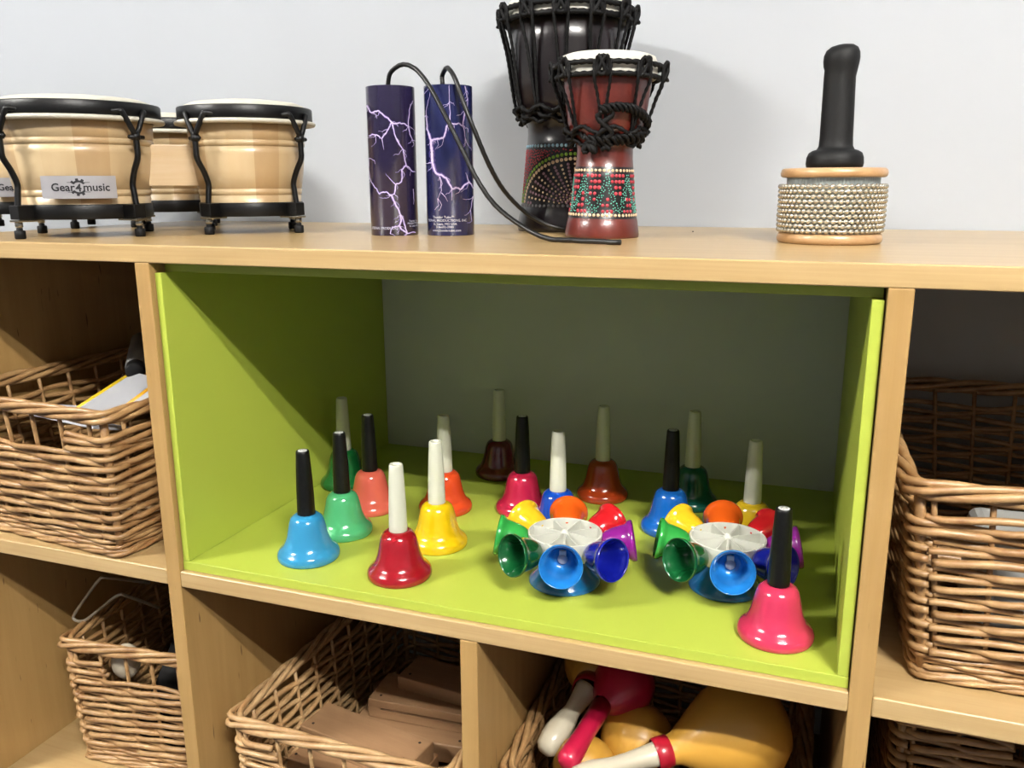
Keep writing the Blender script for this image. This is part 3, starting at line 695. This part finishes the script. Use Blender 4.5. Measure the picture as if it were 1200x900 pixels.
hb.lathe([(.0,.0762),(.0255,.0762),(.0278,.0775),(.0285,.0810),(.0280,.0870),(.0262,.0915),(.0225,.0938),(.0185,.0950),(.0168,.0985),(.0163,.106),(.0160,.130),(.0156,.150),(.0154,.166),(.0158,.1725),(.0170,.1775),(.0176,.1825),(.0172,.1880),(.0152,.1925),(.0110,.1955),(.0050,.1968),(.0,.1970)], 48)
for i, v in enumerate(hb.v):        # the grip leans a touch and its end cap slopes
    x_, y_, z_ = v; k = max(0, z_-.095); hb.v[i] = (x_-k*.02+(.0008 if z_ > .17 else 0), y_, z_+(x_*.09 if z_ > .176 else 0))
hb.build('handle', mat('foam_black', (9, 9, 10), .6, spec=.3, bump=(900, .25, .0004)), cab)

# ---------------------------------------------------------------- basket contents
def obox(mb, c, u, L, W_, H_, mi=0, tilt=0):
    """box with long axis direction angle u, centre bottom c"""
    M = Matrix.Translation(c)@Matrix.Rotation(u, 4, 'Z')@Matrix.Rotation(tilt, 4, 'Y'); return mb.box((-L/2, -W_/2, 0), (L/2, W_/2, H_), mi, M)
M_blockw = wood('block_wood', (176, 134, 96), (200, 158, 116), (6, 60, 60), .45, .1)
def tone_block(label, c, u, L, W_, H_, tilt=0, slit=True):
    M = Matrix.Translation(c)@Matrix.Rotation(u, 4, 'Z')@Matrix.Rotation(tilt, 4, 'Y')
    o = bpy.data.objects.new('wood_block', None)
    mb = MB(); sl = .0022; g0 = H_*.52
    if slit:
        mb.box((-L/2, -W_/2, 0), (L/2, W_/2, g0-sl)); mb.box((-L/2, -W_/2, g0+sl), (L/2, W_/2, H_)); mb.box((-L/2, -W_/2+.03, g0-sl), (L/2, W_/2, g0+sl)); mb.box((-L/2, -W_/2, g0-sl), (-L/2+.018, W_/2, g0+sl)); mb.box((L/2-.006, -W_/2, g0-sl), (L/2, W_/2, g0+sl))
    else: mb.box((-L/2, -W_/2, 0), (L/2, W_/2, H_))
    o = mb.build('wood_block', M_blockw, None, bevel=.002 if not slit else .0009); o.matrix_world = M
    hl = MB()
    for x_, y_ in ((-L/2+.014, -W_/2+.012), (L/2-.014, -W_/2+.012), (L/2-.014, W_/2-.012)): hl.lathe([(.0, .0004), (.0018, .0004), (.0020, 0)], 12, c=(x_, y_, H_))
    h = hl.build('peg_holes', mat('hole_dark', (50, 32, 20), .8), o)
    return tag(o, label, 'wooden block', 'wooden tone blocks in the basket')
def ray_mid(p, z): v = at_z(*p, z); return v
Zb = .150
A = at_z(352, 850, Zb); B_ = at_z(475, 899, Zb); E_ = at_z(384, 830.5, Zb)
u = atan2(B_.y-A.y, B_.x-A.x); L = (B_-A).length; Wd = (E_-A).length
nv = Vector((-sin(u), cos(u), 0)); c0 = (A+B_)/2+nv*.030
tone_block('long flat wooden block nearest the front of the basket', (c0.x, c0.y, Zb-.028), u, L+.004, .060, .028, slit=False)
A = at_z(431, 819, .165); B_ = at_z(548, 840, .165); u2 = atan2(B_.y-A.y, B_.x-A.x)
nv = Vector((-sin(u2), cos(u2), 0)); c1 = A+Vector((cos(u2), sin(u2), 0))*.080+nv*.035
tone_block('slotted wooden tone block lying behind the front block', (c1.x, c1.y, .137), u2, .160, .068, .028)
A = at_z(463, 794, .185); B_ = at_z(548, 818, .185); u3 = atan2(B_.y-A.y, B_.x-A.x); nv = Vector((-sin(u3), cos(u3), 0)); c2 = A+Vector((cos(u3), sin(u3), 0))*.072+nv*.036
tone_block('wooden tone block lying at the back, highest in the basket', (c2.x, c2.y, .158), u3, .145, .060, .026, slit=False)
tone_block('wooden block lying under the slotted tone block', (c1.x-.010, c1.y-.030, .108), u2+.05, .170, .07, .028, slit=False)
for cc, uu in (((.14, .10, .06), .1), ((.19, .20, .06), -.1), ((.17, .30, .06), .05), ((.15, .13, .092), -.05), ((.19, .27, .092), .2)):
    tone_block('wooden block low in the pile inside the basket', cc, uu, .19, .085, .030, slit=False)

def maraca(label, p_end, p_band, p_tip, Rb, kind='wood', bulb_r=None, handle_r=(.013, .008, .015)):
    """handle end, band and far tip of the head in world space"""
    a, b, c = Vector(p_end), Vector(p_band), Vector(p_tip)
    t = thing('maraca', label, 'maraca', tuple(a)); ax = (c-b).normalized(); L = (c-b).length
    q = Vector((0, 0, 1)).rotation_difference(ax); M = Matrix.Translation(b-a)@q.to_matrix().to_4x4()
    Lh = (b-a).length; q2 = Vector((0, 0, 1)).rotation_difference((b-a).normalized()); M2 = q2.to_matrix().to_4x4()
    r0, r1, r2 = handle_r
    if kind == 'wood':
        MB().lathe([(r2*.98, -.001), (r2*1.02, .004), (r2*1.05, .010), (r2*1.15, L*.12), (Rb*.62, L*.30), (Rb*.86, L*.45), (Rb*.98, L*.60), (Rb, L*.70), (Rb*.93, L*.83), (Rb*.72, L*.93), (Rb*.4, L*.985), (0, L)], 56, M=M).build('head', mat('maraca_amber', (236, 178, 72), .42, coat=.15), t)
        MB().lathe([(r2*1.04, -.008), (r2*1.12, -.007), (r2*1.14, 0), (r2*1.12, .009), (r2*1.06, .010)], 40, M=M).build('band', mat('band_red', (190, 24, 48), .35, coat=.3), t)['label'] = 'red band'
        MB().lathe([(0, 0), (r0*.55, .001), (r0*.85, .006), (r0, .018), (r0*1.02, .030), (r0*.8, .050), (r1, Lh*.62), (r1*1.15, Lh*.78), (r2*.85, Lh*.93), (r2, Lh-.001), (0, Lh)], 40, M=M2).build('handle', mat('maraca_cream', (232, 222, 196), .3, coat=.3), t)['label'] = 'cream white handle'
    else:
        m = mat('maraca_pink', (206, 26, 70), .35, coat=.3)
        MB().lathe([(r2, 0), (Rb*.6, L*.18), (Rb*.9, L*.38), (Rb, L*.55), (Rb*.9, L*.77), (Rb*.6, L*.93), (0, L)], 48, M=M).build('head', m, t)
        MB().lathe([(0, 0), (r0*.7, .0015), (r0, .006), (r0, .02), (r1, Lh*.5), (r2, Lh), (0, Lh)], 32, M=M2).build('handle', m, t)
    return t
Y = lambda px, py, y: at_y(px, py, y)
maraca('large amber maraca with a red band lying on top, filling the right of the basket', Y(668, 912, .035), Y(775, 882, .105), Y(916, 838, .185), .057, handle_r=(.012, .010, .0155))
maraca('amber maraca seen head on in the middle of the basket', Y(790, 905, .33), Y(765, 880, .235), Y(738, 860, .125), .043, handle_r=(.012, .009, .014))
maraca('pale handled maraca with a dark red band leaning into the back left', Y(637, 882, .085), Y(689, 806, .165), Y(704, 768, .245), .042, handle_r=(.0155, .010, .016))
maraca('yellow amber maraca low at the front, only its head showing', Y(730, 940, .20), Y(715, 925, .17), Y(672, 888, .075), .036, handle_r=(.012, .009, .013))
maraca('bright pink plastic maraca lying across the pale handled one', Y(662, 897, .045), Y(706, 826, .135), Y(748, 786, .215), .038, kind='pink', handle_r=(.0125, .011, .012))
# upper left basket: plastic wallets, paper, torch
M_clear = mat('wallet_film', (214, 216, 222), .25, alpha=.85)
M_yel = mat('wallet_yellow', (240, 206, 40), .4); M_org = mat('wallet_orange', (246, 176, 28), .4); M_pap = mat('paper', (226, 226, 236), .6)
def sheet(name, quad, m, th, label, cate, edge=None):
    a, b, c, d = [Vector(q) for q in quad]; nrm = (b-a).cross(d-a).normalized()*th
    o_ = (a+b+c+d)/4
    mb = MB().add([p-o_ for p in (a, b, c, d)]+[p-o_+nrm for p in (a, b, c, d)], [(0,1,2,3),(7,6,5,4),(0,4,5,1),(1,5,6,2),(2,6,7,3),(3,7,4,0)], 0, False)
    o = mb.build(name, m, None); o.location = o_; tag(o, label, cate)
    for (p, q), em in (edge or []):
        P = [quad[p], quad[q]]; MB().sweep([Vector(P[0])-o_+nrm*.5, (Vector(P[0])+Vector(P[1]))/2-o_+nrm*.5, Vector(P[1])-o_+nrm*.5], .0042, 8, flat=.8).build('coloured_edge', em, o)
    return o
sheet('plastic_wallet', [Y(78, 489, .055), Y(150, 490, .055), Y(197, 448, .13), Y(157, 438, .16)], M_clear, .003, 'clear plastic wallet with yellow edging leaning out of the basket', 'wallet', [((0, 3), M_yel)])
sheet('plastic_wallet', [Y(143, 482, .040), Y(166, 484, .038), Y(205, 452, .075), Y(183, 452, .08)], M_clear, .003, 'plastic wallet with orange edging beside the right end of the basket', 'wallet', [((0, 3), M_org)])
sheet('paper_sheet', [Y(40, 480, .075), Y(92, 483, .065), Y(92, 477, .11), Y(40, 474, .12)], M_pap, .002, 'white paper sheet lying just above the front rim of the basket', 'paper')
sheet('plastic_wallet', [Vector((-.325, .052, .580)), Vector((-.145, .036, .572)), Vector((-.15, .12, .545)), Vector((-.325, .14, .545))], M_clear, .003, 'pale plastic wallet seen through the hand hole of the basket', 'wallet')
p0, p1 = Y(158, 436, .15), Y(168, 396, .26)
tc_ = thing('torch', 'grey cylinder with a black end cap leaning at the back right of the basket', 'torch', tuple(p0)); q = Vector((0, 0, 1)).rotation_difference((p1-p0).normalized()).to_matrix().to_4x4()
MB().lathe([(0, 0), (.0105, 0), (.0125, .002), (.0125, .016), (0, .016)], 32, M=q).build('end_cap', M_rub, tc_)
MB().lathe([(0, .016), (.0138, .016), (.0150, .06), (.016, .12), (.012, .125), (0, .125)], 32, M=q).build('tube', mat('tube_grey', (130, 130, 128), .5), tc_)
# lower left basket: bent rod, white ball, black bag
rod = [Y(186, 712, .20), Y(150, 699, .150), Y(138, 697.5, .138), Y(119, 712, .130), Y(102, 725.5, .122), Y(94, 728, .120), Y(87.5, 726, .119), Y(87, 720, .120), Y(102, 698, .128), Y(116, 679.5, .134), Y(124, 677, .140), Y(160, 681, .185), Y(175, 683, .21)]
rr = MB().sweep(catmull([p-rod[5] for p in rod], 6), .0023, 8).build('bent_rod', mat('rod_nickel', (236, 226, 206), .3, metal=.7), None); rr.location = rod[5]
tag(rr, 'thin bent metal rod loop rising out of the lower left basket', 'metal rod')
ball = MB().lathe([(.020*sin(pi*i/24), .026-.026*cos(pi*i/24)) for i in range(25)], 32).build('egg_shaker', mat('shaker_cream', (226, 214, 190), .4), None); bp_ = Y(143, 778, .108); ball.location = (bp_.x, bp_.y+.008, bp_.z-.026)
tag(ball, 'cream egg shaped shaker seen through the hand hole of the lower left basket', 'egg shaker')
bagp = MB().add([(x_, y_, z_+.012*sin(x_*60+y_*30)*cos(y_*45)) for (x_, y_, z_) in [(-.27+.235*i/12, .115+.27*j/14+.02*i/12, .045+.135*min(1, 4*min(i, 12-i)/12)*min(1, 4*min(j, 14-j)/14)) for i in range(13) for j in range(15)]], [(i*15+j, (i+1)*15+j, (i+1)*15+j+1, i*15+j+1) for i in range(12) for j in range(14)]).build('cloth_bag', mat('black_cloth', (20, 18, 18), .9), None)
tag(bagp, 'crumpled black cloth bag filling the lower left basket', 'bag')
# upper right basket: pale packet visible between the strands
pk = MB().box((.835, .078, .44), (1.05, .19, .545)).build('plastic_packet', mat('packet_pale', (196, 196, 192), .4), None, bevel=.012, sub=0)
tag(pk, 'pale plastic packet showing between the strands of the upper right basket', 'packet')
cm = MB().lathe([(0, 0), (.0009, .0002), (.0011, .0008), (.0006, .0014), (0, .0015)], 10).build('crumb', M_rub, None); q_ = at_z(812, 272, .80); cm.location = (q_.x, q_.y, .8001)
tag(cm, 'tiny dark crumb on the shelf top between the drums and the cabasa', 'crumb')
